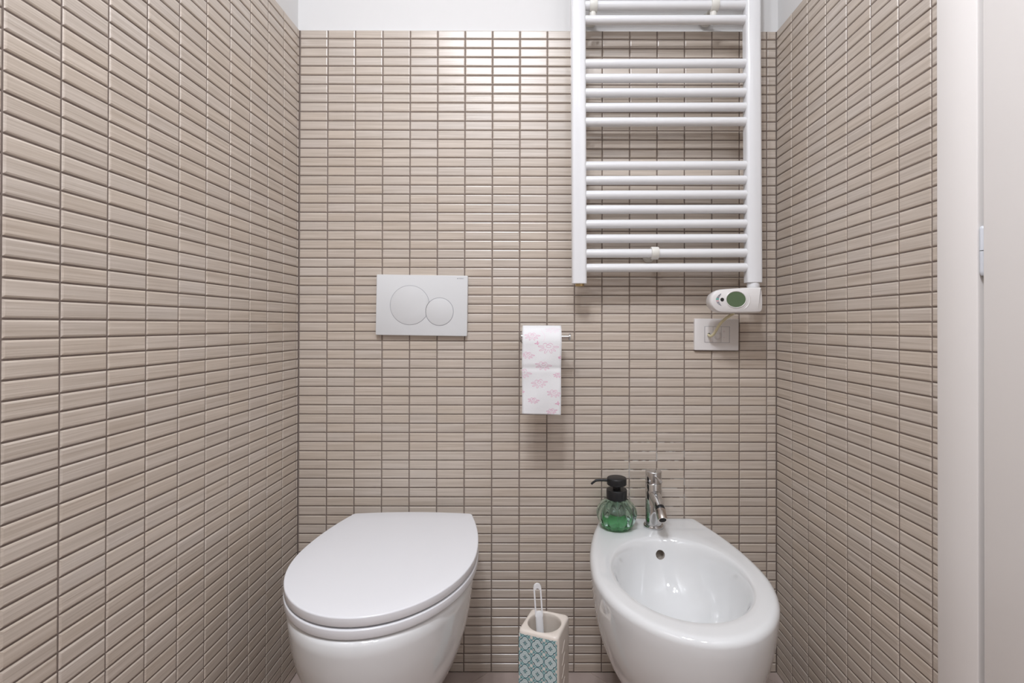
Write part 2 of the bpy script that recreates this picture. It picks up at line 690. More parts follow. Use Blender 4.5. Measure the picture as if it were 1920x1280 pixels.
trim = frame_profile('trim_1', D0 + 0.0055, -0.5605, DH + 0.07)
trim['kind'] = 'structure'
trim2 = frame_profile('trim_2', D1 - 0.075, D1 - 0.005, DH + 0.07)
trim2['kind'] = 'structure'
trim3 = box_obj('trim_3', (1.2850, 1.3105, D1 - 0.004, D0 + 0.0045, DH + 0.005, DH + 0.07), M_PAINT, None, 0.0025, 2)
trim3['kind'] = 'structure'
jamb = structure('trim_4', [(1.309, 1.42, D0 - 0.012, D0 + 0.012, 0.0, DH), (1.309, 1.42, D1 - 0.006, D1 + 0.012, 0.0, DH)], M_PAINT)
door = bpy.data.objects.new('door_1', None)
door.location = (1.29, D0 - 0.006, 0.0)
link(door)
door['kind'] = 'structure'


def local_box(name, b, m, parent, bevel, off):
    bm = bmesh.new()
    bm_box(bm, b[0] - off[0], b[1] - off[0], b[2] - off[1], b[3] - off[1], b[4] - off[2], b[5] - off[2])
    bmesh.ops.bevel(bm, geom=list(bm.edges), offset=bevel, segments=2, profile=0.5, affect='EDGES')
    return auto_smooth(bm_obj(name, bm, m, parent), 40)


dl = door.location
local_box('leaf', (1.2840, 1.306, D1 + 0.004, D0 - 0.0045, 0.008, DH - 0.003), M_PAINT, door, 0.002, dl)
local_box('leaf_rebate', (1.3065, 1.335, D1 + 0.02, D0 - 0.018, 0.008, DH - 0.006), M_PAINT, door, 0.002, dl)
for hz in (0.25, 1.0525, 1.80):
    for z0, z1 in ((hz - 0.036, hz - 0.0005), (hz + 0.0005, hz + 0.036)):
        lo = z0 < hz - 0.01
        prof = [(0.0025, z0), (0.0042, z0 + 0.003), (0.0047, z0 + 0.006), (0.0047, z1)] if lo else [(0.0047, z0), (0.0047, z1 - 0.005), (0.0042, z1 - 0.002), (0.0025, z1)]
        lathe('hinge_knuckle', prof, M_HINGE, door, n=20, loc=(1.2893 - dl.x, D0 + 0.0005 - dl.y, 0))


# ------------------------------------------------------------------ sanitary ware
def half_width(Y, y0, wb, ym, wm, yt, p=1.9):
    """egg outline: back edge y0 (half width wb), widest at ym (wm), tip yt"""
    if Y >= ym:
        return wm - (wm - wb) * ((Y - ym) / (y0 - ym)) ** p
    return wm * math.sqrt(max(0.0, 1 - ((Y - ym) / (yt - ym)) ** 2))


def egg(y0, wb, ym, wm, yt, corner=0.012, bulge=0.0, n=64):
    """closed outline, counter-clockwise from back-right; the point count is fixed"""
    R = []
    for k in range(n + 1):
        if k <= n // 2:
            Y = y0 - corner + (ym - y0 + corner) * k / (n // 2)
            R.append((half_width(Y, y0, wb, ym, wm, yt), Y))
        else:
            a = PI / 2 * (k - n // 2) / (n - n // 2)
            R.append((wm * math.cos(a), ym + (yt - ym) * math.sin(a)))
    w0 = R[0][0]
    arc = []
    for k in range(6):
        a = PI / 2 * (1 - k / 6)
        arc.append((w0 - corner + corner * math.cos(a), y0 - corner + corner * math.sin(a)))
    back = [((w0 - corner) * t, y0 + bulge * (1 - t * t)) for t in [x / 8 for x in range(0, 8)]]
    right = back + arc + R            # centre back -> tip
    left = [(-x, y) for x, y in right[1:-1]][::-1]
    return [(x, y) for x, y in right] + left


def shape_loop(pts, z, cx):
    return [(cx + x, y, z) for x, y in pts]


# section table below the rim: z, back half width, widest y, half width, tip
BODY = [(0.406, 0.132, -0.285, 0.1845, -0.532),
        (0.385, 0.132, -0.285, 0.1835, -0.5305),
        (0.350, 0.131, -0.283, 0.1800, -0.526),
        (0.310, 0.129, -0.280, 0.1735, -0.516),
        (0.270, 0.126, -0.274, 0.1630, -0.499),
        (0.230, 0.121, -0.264, 0.1490, -0.473),
        (0.190, 0.114, -0.248, 0.1310, -0.436),
        (0.150, 0.106, -0.226, 0.1120, -0.385),
        (0.115, 0.097, -0.200, 0.0960, -0.325),
        (0.090, 0.086, -0.175, 0.0800, -0.270),
        (0.078, 0.072, -0.150, 0.0620, -0.225)]
YB = -0.0012


def body_loops(cx, wscale=1.0, dy=0.0):
    out = []
    for z, wb, ym, wm, yt in BODY[::-1]:
        out.append(shape_loop(egg(YB, wb * wscale, ym, wm * wscale, yt + dy, 0.010), z, cx))
    return out


# toilet
TX = 0.3258
toilet = empty('wall_hung_toilet', (TX, -0.27, 0.078), 'white wall-hung toilet with closed lid below the round-button flush plate', 'toilet')
TO = Vector(toilet.location)


def rel(loops, off):
    return [[(x - off[0], y - off[1], z - off[2]) for x, y, z in lp] for lp in loops]


lp = body_loops(TX, 0.985, 0.004)
lp.append(shape_loop(egg(YB, 0.127, -0.285, 0.176, -0.522, 0.010), 0.4130, TX))
lp.append(shape_loop(egg(YB - 0.004, 0.118, -0.285, 0.168, -0.512, 0.010), 0.4145, TX))
loft('bowl', rel(lp, TO), M_PORC, toilet, deg=60)


def slab(name, y0, wb, ym, wm, yt, z0, z1, r, m, parent, off, bulge=0.0, dome=0.0, corner=0.012):
    prof = [(0.004, z0), (0.0012, z0 + 0.0012), (0.0, z0 + 0.004), (0.0, z1 - r)]
    for k in range(1, 6):
        a = PI / 2 * k / 5
        prof.append((r * (1 - math.cos(a)), z1 - r + r * math.sin(a)))
    loops = []
    for ins, z in prof:
        loops.append(shape_loop(egg(y0 - ins, wb - ins, ym, wm - ins, yt + ins, corner, bulge), z, TX))
    for s in (0.82, 0.5, 0.2):
        b = egg(y0 - r, wb - r, ym, wm - r, yt + r, corner, bulge)
        cyy = (y0 + yt) / 2
        loops.append([(TX + x * s, cyy + (y - cyy) * s, z1 + dome * (1 - s * s)) for x, y in b])
    return loft(name, rel(loops, off), m, parent, deg=50)


slab('seat', -0.060, 0.152, -0.280, 0.1915, -0.525, 0.4155, 0.4335, 0.0025, M_SEAT, toilet, TO, 0.008)
slab('lid', -0.060, 0.152, -0.280, 0.1910, -0.524, 0.4362, 0.4542, 0.0028, M_SEAT, toilet, TO, 0.010, 0.0012)
for sx in (-1, 1):
    lathe('hinge', [(0.011, 0.4145), (0.012, 0.416), (0.012, 0.4330), (0.010, 0.4358)], M_CHROME, toilet, n=20,
          loc=(sx * 0.078, -0.045 - TO.y, -TO.z))

# bidet
BX = 0.9490
bidet = empty('wall_hung_bidet', (BX, -0.27, 0.078), 'white wall-hung bidet with open oval basin and chrome tap', 'bidet')
BO = Vector(bidet.location)
RIM = 0.4195


def polar_resample(pts, c, angs):
    out = []
    n = len(pts)
    for a in angs:
        dx, dy = math.cos(a), math.sin(a)
        best = None
        for i in range(n):
            x1, y1 = pts[i][0] - c[0], pts[i][1] - c[1]
            x2, y2 = pts[(i + 1) % n][0] - c[0], pts[(i + 1) % n][1] - c[1]
            den = dx * (y2 - y1) - dy * (x2 - x1)
            if abs(den) < 1e-12:
                continue
            t = (x1 * (y2 - y1) - y1 * (x2 - x1)) / den
            s = (x1 * dy - y1 * dx) / den
            if t > 0 and -1e-6 <= s <= 1 + 1e-6 and (best is None or t < best):
                best = t
        out.append((c[0] + dx * best, c[1] + dy * best))
    return out


C0 = (0.0, -0.297)
base = egg(YB, 0.132, -0.285, 0.1845, -0.532, 0.010)
angs = [math.atan2(y - C0[1], x - C0[0]) for x, y in base]
loops = []
for z, wb, ym, wm, yt in BODY[::-1]:
    if z > 0.40:
        continue
    loops.append(shape_loop(egg(YB, wb, ym, wm, yt, 0.010), z, BX))
rr = 0.014
for k in range(0, 7):
    a = PI / 2 * k / 6
    ins = rr * (1 - math.cos(a))
    loops.append(shape_loop(egg(YB - ins * 0.2, 0.132 - ins, -0.285, 0.1845 - ins, -0.532 + ins, 0.010), RIM - rr + rr * math.sin(a) + 0.0, BX))


def oval(a, b, z, yc=C0[1], xo=0.0):
    e = [(xo + a * math.cos(t), yc + b * math.sin(t)) for t in [2 * PI * k / 180 for k in range(180)]]
    return shape_loop(polar_resample(e, C0, angs), z, BX)


# flat rim, rolled lip, then the basin
mid = egg(YB - 0.010, 0.118, -0.285, 0.168, -0.512, 0.010)
ov0 = oval(0.1445, 0.1845, RIM)
m2 = shape_loop(mid, RIM, BX)
loops.append(m2)
loops.append([tuple((p[i] + 1.6 * q[i]) / 2.6 for i in range(3)) for p, q in zip(m2, ov0)])
for a, dz in ((0.1445, 0.0004), (0.1415, 0.0018), (0.1385, 0.0048), (0.1355, 0.0100), (0.1325, 0.0175), (0.1290, 0.0300), (0.1240, 0.0480),
              (0.1160, 0.0700), (0.1050, 0.0920), (0.0900, 0.1120), (0.0720, 0.1280), (0.0500, 0.1400), (0.0300, 0.1455), (0.0215, 0.1470)):
    loops.append(oval(a, a + 0.039 * a / 0.1445 * min(1.0, (a - 0.0205) / 0.02), RIM - dz))
ceram = loft('basin_body', rel(loops, BO), M_PORC, bidet, cap1=True, deg=60)
lathe('drain_plug', [(0.018, 0.0), (0.020, 0.002), (0.019, 0.004), (0.006, 0.0055)], M_CHROME, bidet, n=32, loc=(0, -0.297 - BO.y, RIM - 0.1470 - BO.z))


# overflow hole bored into the back slope of the basin
OV = Vector((0.9499 - BO.x, -0.1360 - BO.y, 0.3819 - BO.z))
ON = Vector((0, -0.944, 0.33)).normalized()
OQ = Vector((0, 0, 1)).rotation_difference(ON).to_matrix().to_4x4()
cut = lathe('cutter', [(0.0110, -0.022), (0.0110, 0.012)], M_PORC, None, n=36)
cut.data.transform(Matrix.Translation(OV + BO) @ OQ)
bo = ceram.modifiers.new('bore', 'BOOLEAN')
bo.operation = 'DIFFERENCE'
bo.object = cut
bo.solver = 'EXACT'
bpy.context.view_layer.update()
dg = bpy.context.evaluated_depsgraph_get()
nm = bpy.data.meshes.new_from_object(ceram.evaluated_get(dg))
ceram.modifiers.clear()
if len(nm.polygons) > 500:
    ceram.data = nm
    auto_smooth(ceram, 50)
bpy.data.objects.remove(cut)
ovh = lathe('overflow_sleeve', [(0.0104, -0.0195), (0.0104, -0.0010), (0.0108, -0.0004), (0.0108, -0.0200), (0.0005, -0.0200), (0.0005, -0.0195), (0.0104, -0.0195)], M_GREYHOLE, bidet, n=36, cap=False)
ovh.data.transform(OQ)
ovh.location = OV

# ------------------------------------------------------------------ flush plate
fp = empty('flush_plate', (0.3362, 0.0, 0.9965), 'white dual flush plate with one large and one small round button', 'flush plate',
           (0, math.radians(0.75), 0))
hw, hh, ft = 0.1232, 0.0817, 0.0125


def outline_circle(cx, cz, r, n, a0=0.0, a1=2 * PI):
    return [(cx + r * math.cos(a0 + (a1 - a0) * k / n), cz + r * math.sin(a0 + (a1 - a0) * k / n)) for k in range(n)]


def extrude_poly(name, pts, y0, y1, m, parent, bev=0.0, seg=2, flip=False):
    """polygon in local x / z from y0 (wall side) to y1 (front), front edge bevelled"""
    bm = bmesh.new()
    a = [bm.verts.new((x, y0, z)) for x, z in pts]
    b = [bm.verts.new((x, y1, z)) for x, z in pts]
    n = len(pts)
    bm.faces.new(a)
    f = bm.faces.new(b[::-1])
    for i in range(n):
        j = (i + 1) % n
        bm.faces.new((a[i], b[i], b[j], a[j]))
    bmesh.ops.recalc_face_normals(bm, faces=bm.faces)
    if bev:
        bmesh.ops.bevel(bm, geom=list(f.edges), offset=bev, segments=seg, profile=0.5, affect='EDGES')
    o = bm_obj(name, bm, m, parent)
    return auto_smooth(o, 35)


def rounded_rect(w, hgt, r, n=5, cx=0.0, cz=0.0):
    out = []
    for sx, sz, a0 in ((1, 1, 0), (-1, 1, PI / 2), (-1, -1, PI), (1, -1, 1.5 * PI)):
        for k in range(n + 1):
            a = a0 + PI / 2 * k / n
            out.append((cx + sx * (w - r) + r * math.cos(a), cz + sz * (hgt - r) + r * math.sin(a)))
    return out


extrude_poly('plate', rounded_rect(hw, hh, 0.003), 0.0005, -ft, M_WHITE, fp, 0.0012)
bxc, bzc, br = -0.0322, -0.0002, 0.0531
sxc, szc, sr = 0.0483, -0.0166, 0.0372
# large button: circle minus the small one
big = []
for x, z in outline_circle(bxc, bzc, br - 0.0005, 120):
    d = math.hypot(x - sxc, z - szc)
    if d < sr + 0.0007:
        continue
    big.append((x, z))
# rotate list so that the gap is at the seam, then close with the notch arc
gaps = [math.hypot(big[i][0] - big[i - 1][0], big[i][1] - big[i - 1][1]) for i in range(len(big))]
k0 = gaps.index(max(gaps))
big = big[k0:] + big[:k0]
a_s = math.atan2(big[-1][1] - szc, big[-1][0] - sxc)
a_e = math.atan2(big[0][1] - szc, big[0][0] - sxc)
if a_s < 0:
    a_s += 2 * PI
if a_e < 0:
    a_e += 2 * PI
notch = [(sxc + (sr + 0.0007) * math.cos(a_s + (a_e - a_s) * t / 16), szc + (sr + 0.0007) * math.sin(a_s + (a_e - a_s) * t / 16)) for t in range(1, 16)]
big += notch


def groove(name, pts, parent):
    """thin recessed joint drawn round a button"""
    n = len(pts)
    cxm, czm = sum(p[0] for p in pts) / n, sum(p[1] for p in pts) / n
    out = [(cxm + (x - cxm) * (1 + 0.00085 / max(math.hypot(x - cxm, z - czm), 1e-4)), czm + (z - czm) * (1 + 0.00085 / max(math.hypot(x - cxm, z - czm), 1e-4))) for x, z in pts]
    return extrude_poly(name, out, -ft + 0.003, -ft - 0.00012, M_INK, parent)


groove('button_joint', big, fp)
groove('button_joint', outline_circle(sxc, szc, sr, 80), fp)
extrude_poly('large_button', big, -ft + 0.003, -ft - 0.0008, M_WHITE, fp, 0.0004, 2)
extrude_poly('small_button', outline_circle(sxc, szc, sr - 0.0003, 80), -ft + 0.003, -ft - 0.0009, M_WHITE, fp, 0.0004, 2)
extrude_poly('logo_mark', [(0.0945, 0.0745), (0.0967, 0.0745), (0.0967, 0.0723), (0.0945, 0.0723)], -ft + 0.001, -ft - 0.0001, M_INK, fp)
text_mesh('logo_text', 'GEBERIT', 0.0041, M_INK, fp, Matrix.Translation((0.0976, -ft - 0.00006, 0.0723)) @ Matrix.Rotation(PI / 2, 4, 'X'))

# ------------------------------------------------------------------ towel radiator
RY = -0.0690
rad = empty('towel_radiator', (0.9822, RY, 1.0500), 'white ladder towel radiator hanging on the tiled back wall', 'radiator', (0, math.radians(-0.33), 0))
PH = 1.17


def post_section(w, d):
    """D-like section: flat back, softly bowed front with rounded edges (x, y)"""
    out = []
    for k in range(9):
        t = -1 + 2 * k / 8
        out.append((t * (w - 0.009), -d - 0.0012 * (1 - t * t)))
    for k in range(1, 6):
        a = -PI / 2 + PI / 2 * k / 6
        out.append((w - 0.009 + 0.009 * math.cos(a), -d + 0.009 + 0.009 * math.sin(a)))
    out += [(w, -d + 0.009), (w, d - 0.004), (w - 0.004, d), (-w + 0.004, d), (-w, d - 0.004), (-w, -d + 0.009)]
    for k in range(1, 6):
        a = PI + PI / 2 * k / 6
        out.append((-w + 0.009 + 0.009 * math.cos(a), -d + 0.009 + 0.009 * math.sin(a)))
    return out


for px_, w_, zb in ((-0.2259, 0.0191, 0.0015), (0.2254, 0.0197, 0.0025)):
    sec = post_section(w_, 0.0155)
    ins = [(x * 0.93, y * 0.93) for x, y in sec]
    lps = [[(px_ + x, y, zb) for x, y in ins], [(px_ + x, y, zb + 0.0012) for x, y in sec], [(px_ + x, y, PH - 0.001) for x, y in sec], [(px_ + x, y, PH) for x, y in ins]]
    loft('upright', lps, M_RAD, rad, deg=30)
BARZ = [0.0428 + 0.03783 * i for i in (0, 1, 2, 3, 4, 5, 6, 7, 10, 11, 12, 13, 14, 17, 18, 19, 20, 21, 24, 25, 26, 27, 28)]
bar_me = None
for z in BARZ:
    if bar_me is None:
        o = lathe('rung', [(0.0113, -0.2085), (0.0113, 0.2078)], M_RAD, rad, n=32, axis='X', loc=(0, 0, z))
        bar_me = o.data
    else:
        o = bpy.data.objects.new('rung', bar_me)
        o.location = (0, 0, z)
        link(o, rad)


def bracket(x, z, long_neck):
    """cream clip round a rung, neck to a wall rosette, with its screw"""
    c = lathe('wall_bracket', [(0.0114, -0.0095), (0.0158, -0.0095), (0.0165, -0.008), (0.0165, 0.008), (0.0158, 0.0095), (0.0114, 0.0095)], M_CREAM, rad, n=28, axis='X', cap=False, loc=(x, 0, z))
    lathe('neck', [(0.0095, -0.012), (0.0085, -0.030), (0.0085, -0.052), (0.014, -0.055), (0.0165, -0.062), (0.0165, -0.0682)], M_CREAM, c, n=24, axis='Y')
    if long_neck:
        lathe('screw_boss', [(0.0075, -0.027), (0.0085, -0.024), (0.0085, -0.010)], M_CREAM, c, n=20, loc=(-0.001, 0.004, 0))
        lathe('screw', [(0.0032, -0.0274), (0.0038, -0.0268)], M_DARK, c, n=12, loc=(-0.001, 0.004, 0))
    else:
        lathe('screw', [(0.0020, -0.0004), (0.0024, 0.0004)], M_DARK, c, n=12, loc=(-0.006, 0.010, -0.0155))
    return c


bracket(-0.0305, BARZ[1], False)
bracket(-0.1860, 0.0428 + 0.03783 * 18, True)
bracket(0.1275, 0.0428 + 0.03783 * 18, True)
lathe('end_plug', [(0.0105, -0.004), (0.0115, -0.0032), (0.0115, 0.003)], M_BRASS, rad, n=24, loc=(-0.2240, 0.004, 0.0))['label'] = 'small brass end plug'
# thermostat head under the right upright
lathe('collar', [(0.0150, -0.0135), (0.0158, -0.0125), (0.0158, -0.003), (0.0150, 0.004)], M_RAD, rad, n=32, loc=(0.2250, 0.0, 0.0))
U = 1.04e-4
pod_px = [(283, 580), (296, 478), (345, 388), (430, 322), (550, 290), (800, 268), (1170, 248), (1440, 241), (1518, 246), (1538, 285), (1552, 430), (1560, 560), (1556, 700), (1545, 790), (1500, 846), (1400, 862), (1150, 866), (900, 868), (660, 868), (530, 858), (420, 812), (335, 725), (296, 655)]
pod = [((v - 920) * U, -(w - 555) * U) for v, w in pod_px]
pod = [(p.x, p.y) for p in catmull_closed([(x, z, 0) for x, z in pod], 5)]
PODC = Vector((1.1464 - 0.9822, -0.0445, 1.0058 - 1.0500))
pcx, pcz = 0.0, 0.0


def inset(pts, d):
    n = len(pts)
    out = []
    for i in range(n):
        p0, p1, p2 = Vector(pts[i - 1]), Vector(pts[i]), Vector(pts[(i + 1) % n])
        t = (p2 - p0).normalized()
        nn = Vector((-t.y, t.x))
        if nn.dot(Vector((0.01, 0)) - p1) < 0:
            nn = -nn
        q = p1 + nn * d
        out.append((q.x, q.y))
    return out


lps = []
for d, y in ((0.0050, 0.046), (0.0035, 0.042), (0.0022, 0.032), (0.0008, 0.022), (0.0, 0.011), (0.0003, 0.007), (0.0012, 0.0036), (0.0025, 0.0012), (0.0042, 0.0)):
    q = inset(pod, d) if d else pod
    lps.append([(x, y, z) for x, z in q])
th = loft('thermostat', lps, M_THERMO, rad, deg=60, loc=PODC)
th['label'] = 'white thermostat head with green display'


def flat_poly(name, pts, y0, y1, m, parent):
    return extrude_poly(name, pts, y0, y1, m, parent)


def pxl(v, w):
    return ((v - 920) * U, -(w - 555) * U)


ec = pxl(900, 535)
ring_o = [(ec[0] + 0.0262 * math.cos(a), ec[1] + 0.0218 * math.sin(a)) for a in [2 * PI * k / 64 for k in range(64)]]
ring_i = [(ec[0] + 0.0240 * math.cos(a), ec[1] + 0.0196 * math.sin(a)) for a in [2 * PI * k / 64 for k in range(64)]]
loft('display_bezel', [[(x, 0.002, z) for x, z in ring_o], [(x, -0.0010, z) for x, z in ring_o], [(x, -0.0016, z) for x, z in [((a[0] + b[0]) / 2, (a[1] + b[1]) / 2) for a, b in zip(ring_o, ring_i)]], [(x, -0.0010, z) for x, z in ring_i], [(x, 0.001, z) for x, z in ring_i]],
     M_THERMO, th, cap0=False, cap1=False, deg=50)
flat_poly('display', [(ec[0] + 0.0242 * math.cos(a), ec[1] + 0.0198 * math.sin(a)) for a in [2 * PI * k / 64 for k in range(64)]], 0.001, -0.0004, M_LCD, th)
dc = pxl(567, 538)
flat_poly('sensor', outline_circle(dc[0], dc[1], 0.0046, 28), 0.001, -0.0006, M_DARK, th)
# printed crescent scale
outer = [(545, 385), (495, 412), (450, 455), (418, 500), (410, 545), (425, 600), (462, 645), (505, 675), (550, 695)]
inner = [(545, 400), (525, 445), (505, 475), (497, 510), (494, 545), (496, 580), (508, 610), (525, 645), (550, 690)]
cols_s = [M_INK, M_INK, M_INK, M_TEALINK, M_REDINK, M_INK, M_INK, M_INK]
for k in range(8):
    quad = [outer[k], outer[k + 1], inner[k + 1], inner[k]]
    cxq, cyq = sum(q[0] for q in quad) / 4, sum(q[1] for q in quad) / 4
    quad = [(cxq + (q[0] - cxq) * 0.86, cyq + (q[1] - cyq) * 0.86) for q in quad]
    flat_poly('scale_print', [pxl(*q) for q in quad], 0.001, -0.00025, cols_s[k], th)
# ridge curving round the display
rp = catmull([(1130, 300, 0), (1195, 360, 0), (1235, 450, 0), (1240, 545, 0), (1210, 650, 0), (1140, 735, 0), (1050, 790, 0), (960, 815, 0)], 6)
tube('ridge', [(pxl(p.x, p.y)[0], 0.0012, pxl(p.x, p.y)[1]) for p in rp], [0.0003 + 0.0017 * math.sin(PI * (k + 1) / (len(rp) + 1)) for k in range(len(rp))], M_THERMO, th, n=8)
# cable to the outlet (coordinates relative to the radiator root)
cpts = [(1.1615, -0.070, 0.981), (1.1560, -0.064, 0.973), (1.1425, -0.054, 0.962), (1.1290, -0.045, 0.946), (1.1225, -0.038, 0.931), (1.1165, -0.031, 0.9185), (1.1120, -0.024, 0.9142), (1.1115, -0.012, 0.9165), (1.1120, -0.004, 0.9180)]
ro = Vector(rad.location)
tube('power_cable', [Vector(p) - ro for p in catmull(cpts, 6)], 0.0036, M_CABLE, rad, n=12)

# ------------------------------------------------------------------ wall outlet
out = empty('wall_outlet', (1.1347, 0.0, 0.9190), 'white three-module outlet plate below the radiator thermostat', 'outlet', (0, math.radians(0.45), 0))
extrude_poly('cover_plate', rounded_rect(0.0598, 0.0428, 0.002), 0.0005, -0.0085, M_SOCKET, out, 0.0010)
extrude_poly('insert_joint', rounded_rect(0.0342, 0.0220, 0.0006, 3, 0.0013, 0.0), -0.004, -0.00862, M_INK, out)
for k, x in enumerate((-0.0209, 0.0013, 0.0235)):
    extrude_poly('module', rounded_rect(0.01085, 0.0212, 0.0006, 3, x, 0.0), -0.004, -0.0092, M_SOCKET, out, 0.0004)
lathe('cable_gland', [(0.0050, 0.0088), (0.0050, 0.0100), (0.0042, 0.0104), (0.0036, 0.0093)], M_SOCKET, out, n=24, axis='Y', cap=False, loc=(-0.0214, 0, 0.0005))
lathe('gland_hole', [(0.0042, 0.0090), (0.0040, 0.00935)], M_DARK, out, n=24, axis='Y', loc=(-0.0214, 0, -0.0005))
# domed knob of the middle module
lathe('dome', [(0.0105, 0.0088), (0.0100, 0.0105), (0.0085, 0.0140), (0.0060, 0.0168), (0.0030, 0.0182), (0.0004, 0.0186)], M_SOCKET, out, n=28, axis='Y', loc=(0.0013, 0, -0.002), deg=60)
lathe('switch_mark', [(0.0020, 0.0091), (0.0020, 0.00932), (0.0015, 0.00932), (0.0015, 0.0091)], M_REDINK, out, n=20, axis='Y', cap=False, loc=(0.0195, 0, 0.0085))
lathe('switch_mark', [(0.0008, 0.0091), (0.0008, 0.00932)], M_REDINK, out, n=12, axis='Y', loc=(0.0200, 0, -0.0075))

# ------------------------------------------------------------------ toilet roll and holder
BARY, BARZZ = -0.0750, 0.9128
holder = empty('toilet_roll_holder', (0.6100, 0.0, BARZZ), 'chrome toilet roll arm with flanged tip, fixed to the back wall', 'roll holder')
lathe('arm', [(0.0060, 0.0), (0.0060, 0.1195)], M_STEEL, holder, n=24, axis='X', loc=(0, BARY, 0))
lathe('end_flange', [(0.0060, 0.1185), (0.0096, 0.1195), (0.0100, 0.1205), (0.0100, 0.1230), (0.0092, 0.1240)], M_CHROME, holder, n=28, axis='X', loc=(0, BARY, 0))
lathe('elbow', [(0.0060, -0.0040), (0.0078, -0.0030), (0.0078, 0.0040), (0.0062, 0.0050)], M_CHROME, holder, n=24, axis='X', loc=(0, BARY, 0))
lathe('wall_stem', [(0.0180, 0.0002), (0.0180, 0.0050), (0.0165, 0.0062), (0.0062, 0.0070), (0.0062, 0.0740)], M_CHROME, holder, n=28, axis='Y', loc=(0.0085, 0, 0))

RC_Z = BARZZ - (0.0205 - 0.0061)
RR = BARZZ + 0.0296 - RC_Z
X0, X1 = 0.6105, 0.7085
roll = empty('toilet_roll', ((X0 + X1) / 2, BARY, RC_Z), 'pink flower printed toilet roll with a long sheet hanging down', 'toilet roll')
RW = (X1 - X0) / 2
lathe('paper_roll', [(0.0212, -RW), (RR - 0.001, -RW), (RR - 0.0004, -RW + 0.0005), (RR - 0.0004, RW - 0.0005), (RR - 0.001, RW), (0.0212, RW), (0.0212, -RW)], M_PAPER, roll, n=72, axis='X', cap=False)
lathe('cardboard_core', [(0.0205, -RW), (0.0214, -RW), (0.0214, RW), (0.0205, RW), (0.0205, -RW)], mat('cardboard', (0.38, 0.30, 0.22), 0.9), roll, n=40, axis='X', cap=False)
ARC = RR * PI * 0.62          # part of the sheet that still lies on the roll
HANG = RC_Z - 0.7205
SLEN = ARC + HANG


def sheet(u, s, off=0.0):
    """u across in [-1, 1], s along the sheet from the back of the roll; local to the roll root"""
    r = RR + off
    if s < ARC:
        a = PI / 2 + (0.62 - 0.5) * PI - PI * 0.62 * (s / ARC)         # angle from front, upwards
        a = PI * 0.62 * (1 - s / ARC)
        y, z = -r * math.cos(a), r * math.sin(a)
        x = u * RW
    else:
        d = s - ARC
        wob = 0.0012 * math.sin(d * 55 + u * 1.3) * min(1, d / 0.05) + 0.0010 * math.sin(u * 4 + d * 20) * min(1, d / 0.04)
        fold = -0.0016 * math.exp(-((d - 0.062) / 0.006) ** 2)
        y = -r - wob - fold + 0.006 * (d / HANG) ** 1.5
        z = -d
        x = u * RW * (1 - 0.012 * d / HANG) - 0.0015 * d / HANG - (0.002 * math.sin(d * 30) * 0.3)
        z -= 0.0014 * u * d / HANG
    return Vector((x, y, z))


NU, NS = 16, 90
vs, fs = [], []
for off in (0.0, 0.0005):
    for j in range(NS + 1):
        for i in range(NU + 1):
            vs.append(sheet(-1 + 2 * i / NU, SLEN * j / NS, off))
n0 = (NU + 1) * (NS + 1)
for k in range(2):
    for j in range(NS):
        for i in range(NU):
            q = [k * n0 + j * (NU + 1) + i, k * n0 + j * (NU + 1) + i + 1, k * n0 + (j + 1) * (NU + 1) + i + 1, k * n0 + (j + 1) * (NU + 1) + i]
            fs.append(tuple(q if k else q[::-1]))
rim = [i for i in range(NU + 1)] + [j * (NU + 1) + NU for j in range(1, NS + 1)] + [NS * (NU + 1) + i for i in range(NU - 1, -1, -1)] + [j * (NU + 1) for j in range(NS - 1, 0, -1)]
for k in range(len(rim)):
    a, b = rim[k], rim[(k + 1) % len(rim)]
    fs.append((a, b, b + n0, a + n0))
so = mesh_obj('hanging_sheet', vs, fs, M_PAPER, roll, smooth=True)


# pink flower outlines printed on the sheet; px coordinates of the print in mm across / along
def print_strip(name, lines, m, wid=0.00075):
    V, F = [], []
    for ln in lines:
        n = len(ln)
        for k in range(n):
            a, b = Vector(ln[max(k - 1, 0)]), Vector(ln[min(k + 1, n - 1)])
            t = (b - a)
            t = t.normalized() if t.length > 1e-9 else Vector((1, 0))
            nn = Vector((-t.y, t.x)) * wid / 2
            for sgn in (1, -1):
                p = Vector(ln[k]) + nn * sgn
                u = max(-1.0, min(1.0, p.x / RW))
                V.append(sheet(u, max(0.0, min(SLEN, p.y)), 0.00072))
            if k:
                q = len(V)
                F.append((q - 4, q - 2, q - 1, q - 3))
    return mesh_obj(name, V, F, m, so)


def flower(cx, cs, sc, rot=0.0, squash=0.60):
    """daisy outline seen at a slant: oval eye, five long petals below, small humps above"""
    L = []

    def T(x, y):
        c, s = math.cos(rot), math.sin(rot)
        x, y = x * sc, y * sc * squash
        return (cx + x * c - y * s, cs + x * s + y * c)
    L.append([T(0.24 * math.cos(a), -0.25 + 0.21 * math.sin(a)) for a in [2 * PI * k / 14 for k in range(15)]])
    for ang, ln, w in ((-2, 1.0, 0.24), (42, 0.95, 0.20), (72, 1.05, 0.20), (108, 1.1, 0.20), (142, 1.1, 0.22), (182, 1.0, 0.24)):
        a0 = math.radians(ang)
        pet = []
        for k in range(13):
            t = k / 12
            rr_ = 0.42 + (ln - 0.42) * math.sin(PI * t) ** 0.7
            of = (t - 0.5) * 2 * w * (0.45 + 0.55 * math.sin(PI * t))
            pet.append(T(rr_ * math.cos(a0) - of * math.sin(a0), -0.15 + rr_ * math.sin(a0) + of * math.cos(a0)))
        L.append(pet)
    for x0, x1, hgt in ((-0.55, -0.12, 0.42), (-0.10, 0.42, 0.48)):
        L.append([T(x0 + (x1 - x0) * k / 8, -0.48 - hgt * math.sin(PI * k / 8) * 0.6) for k in range(9)])
    return L


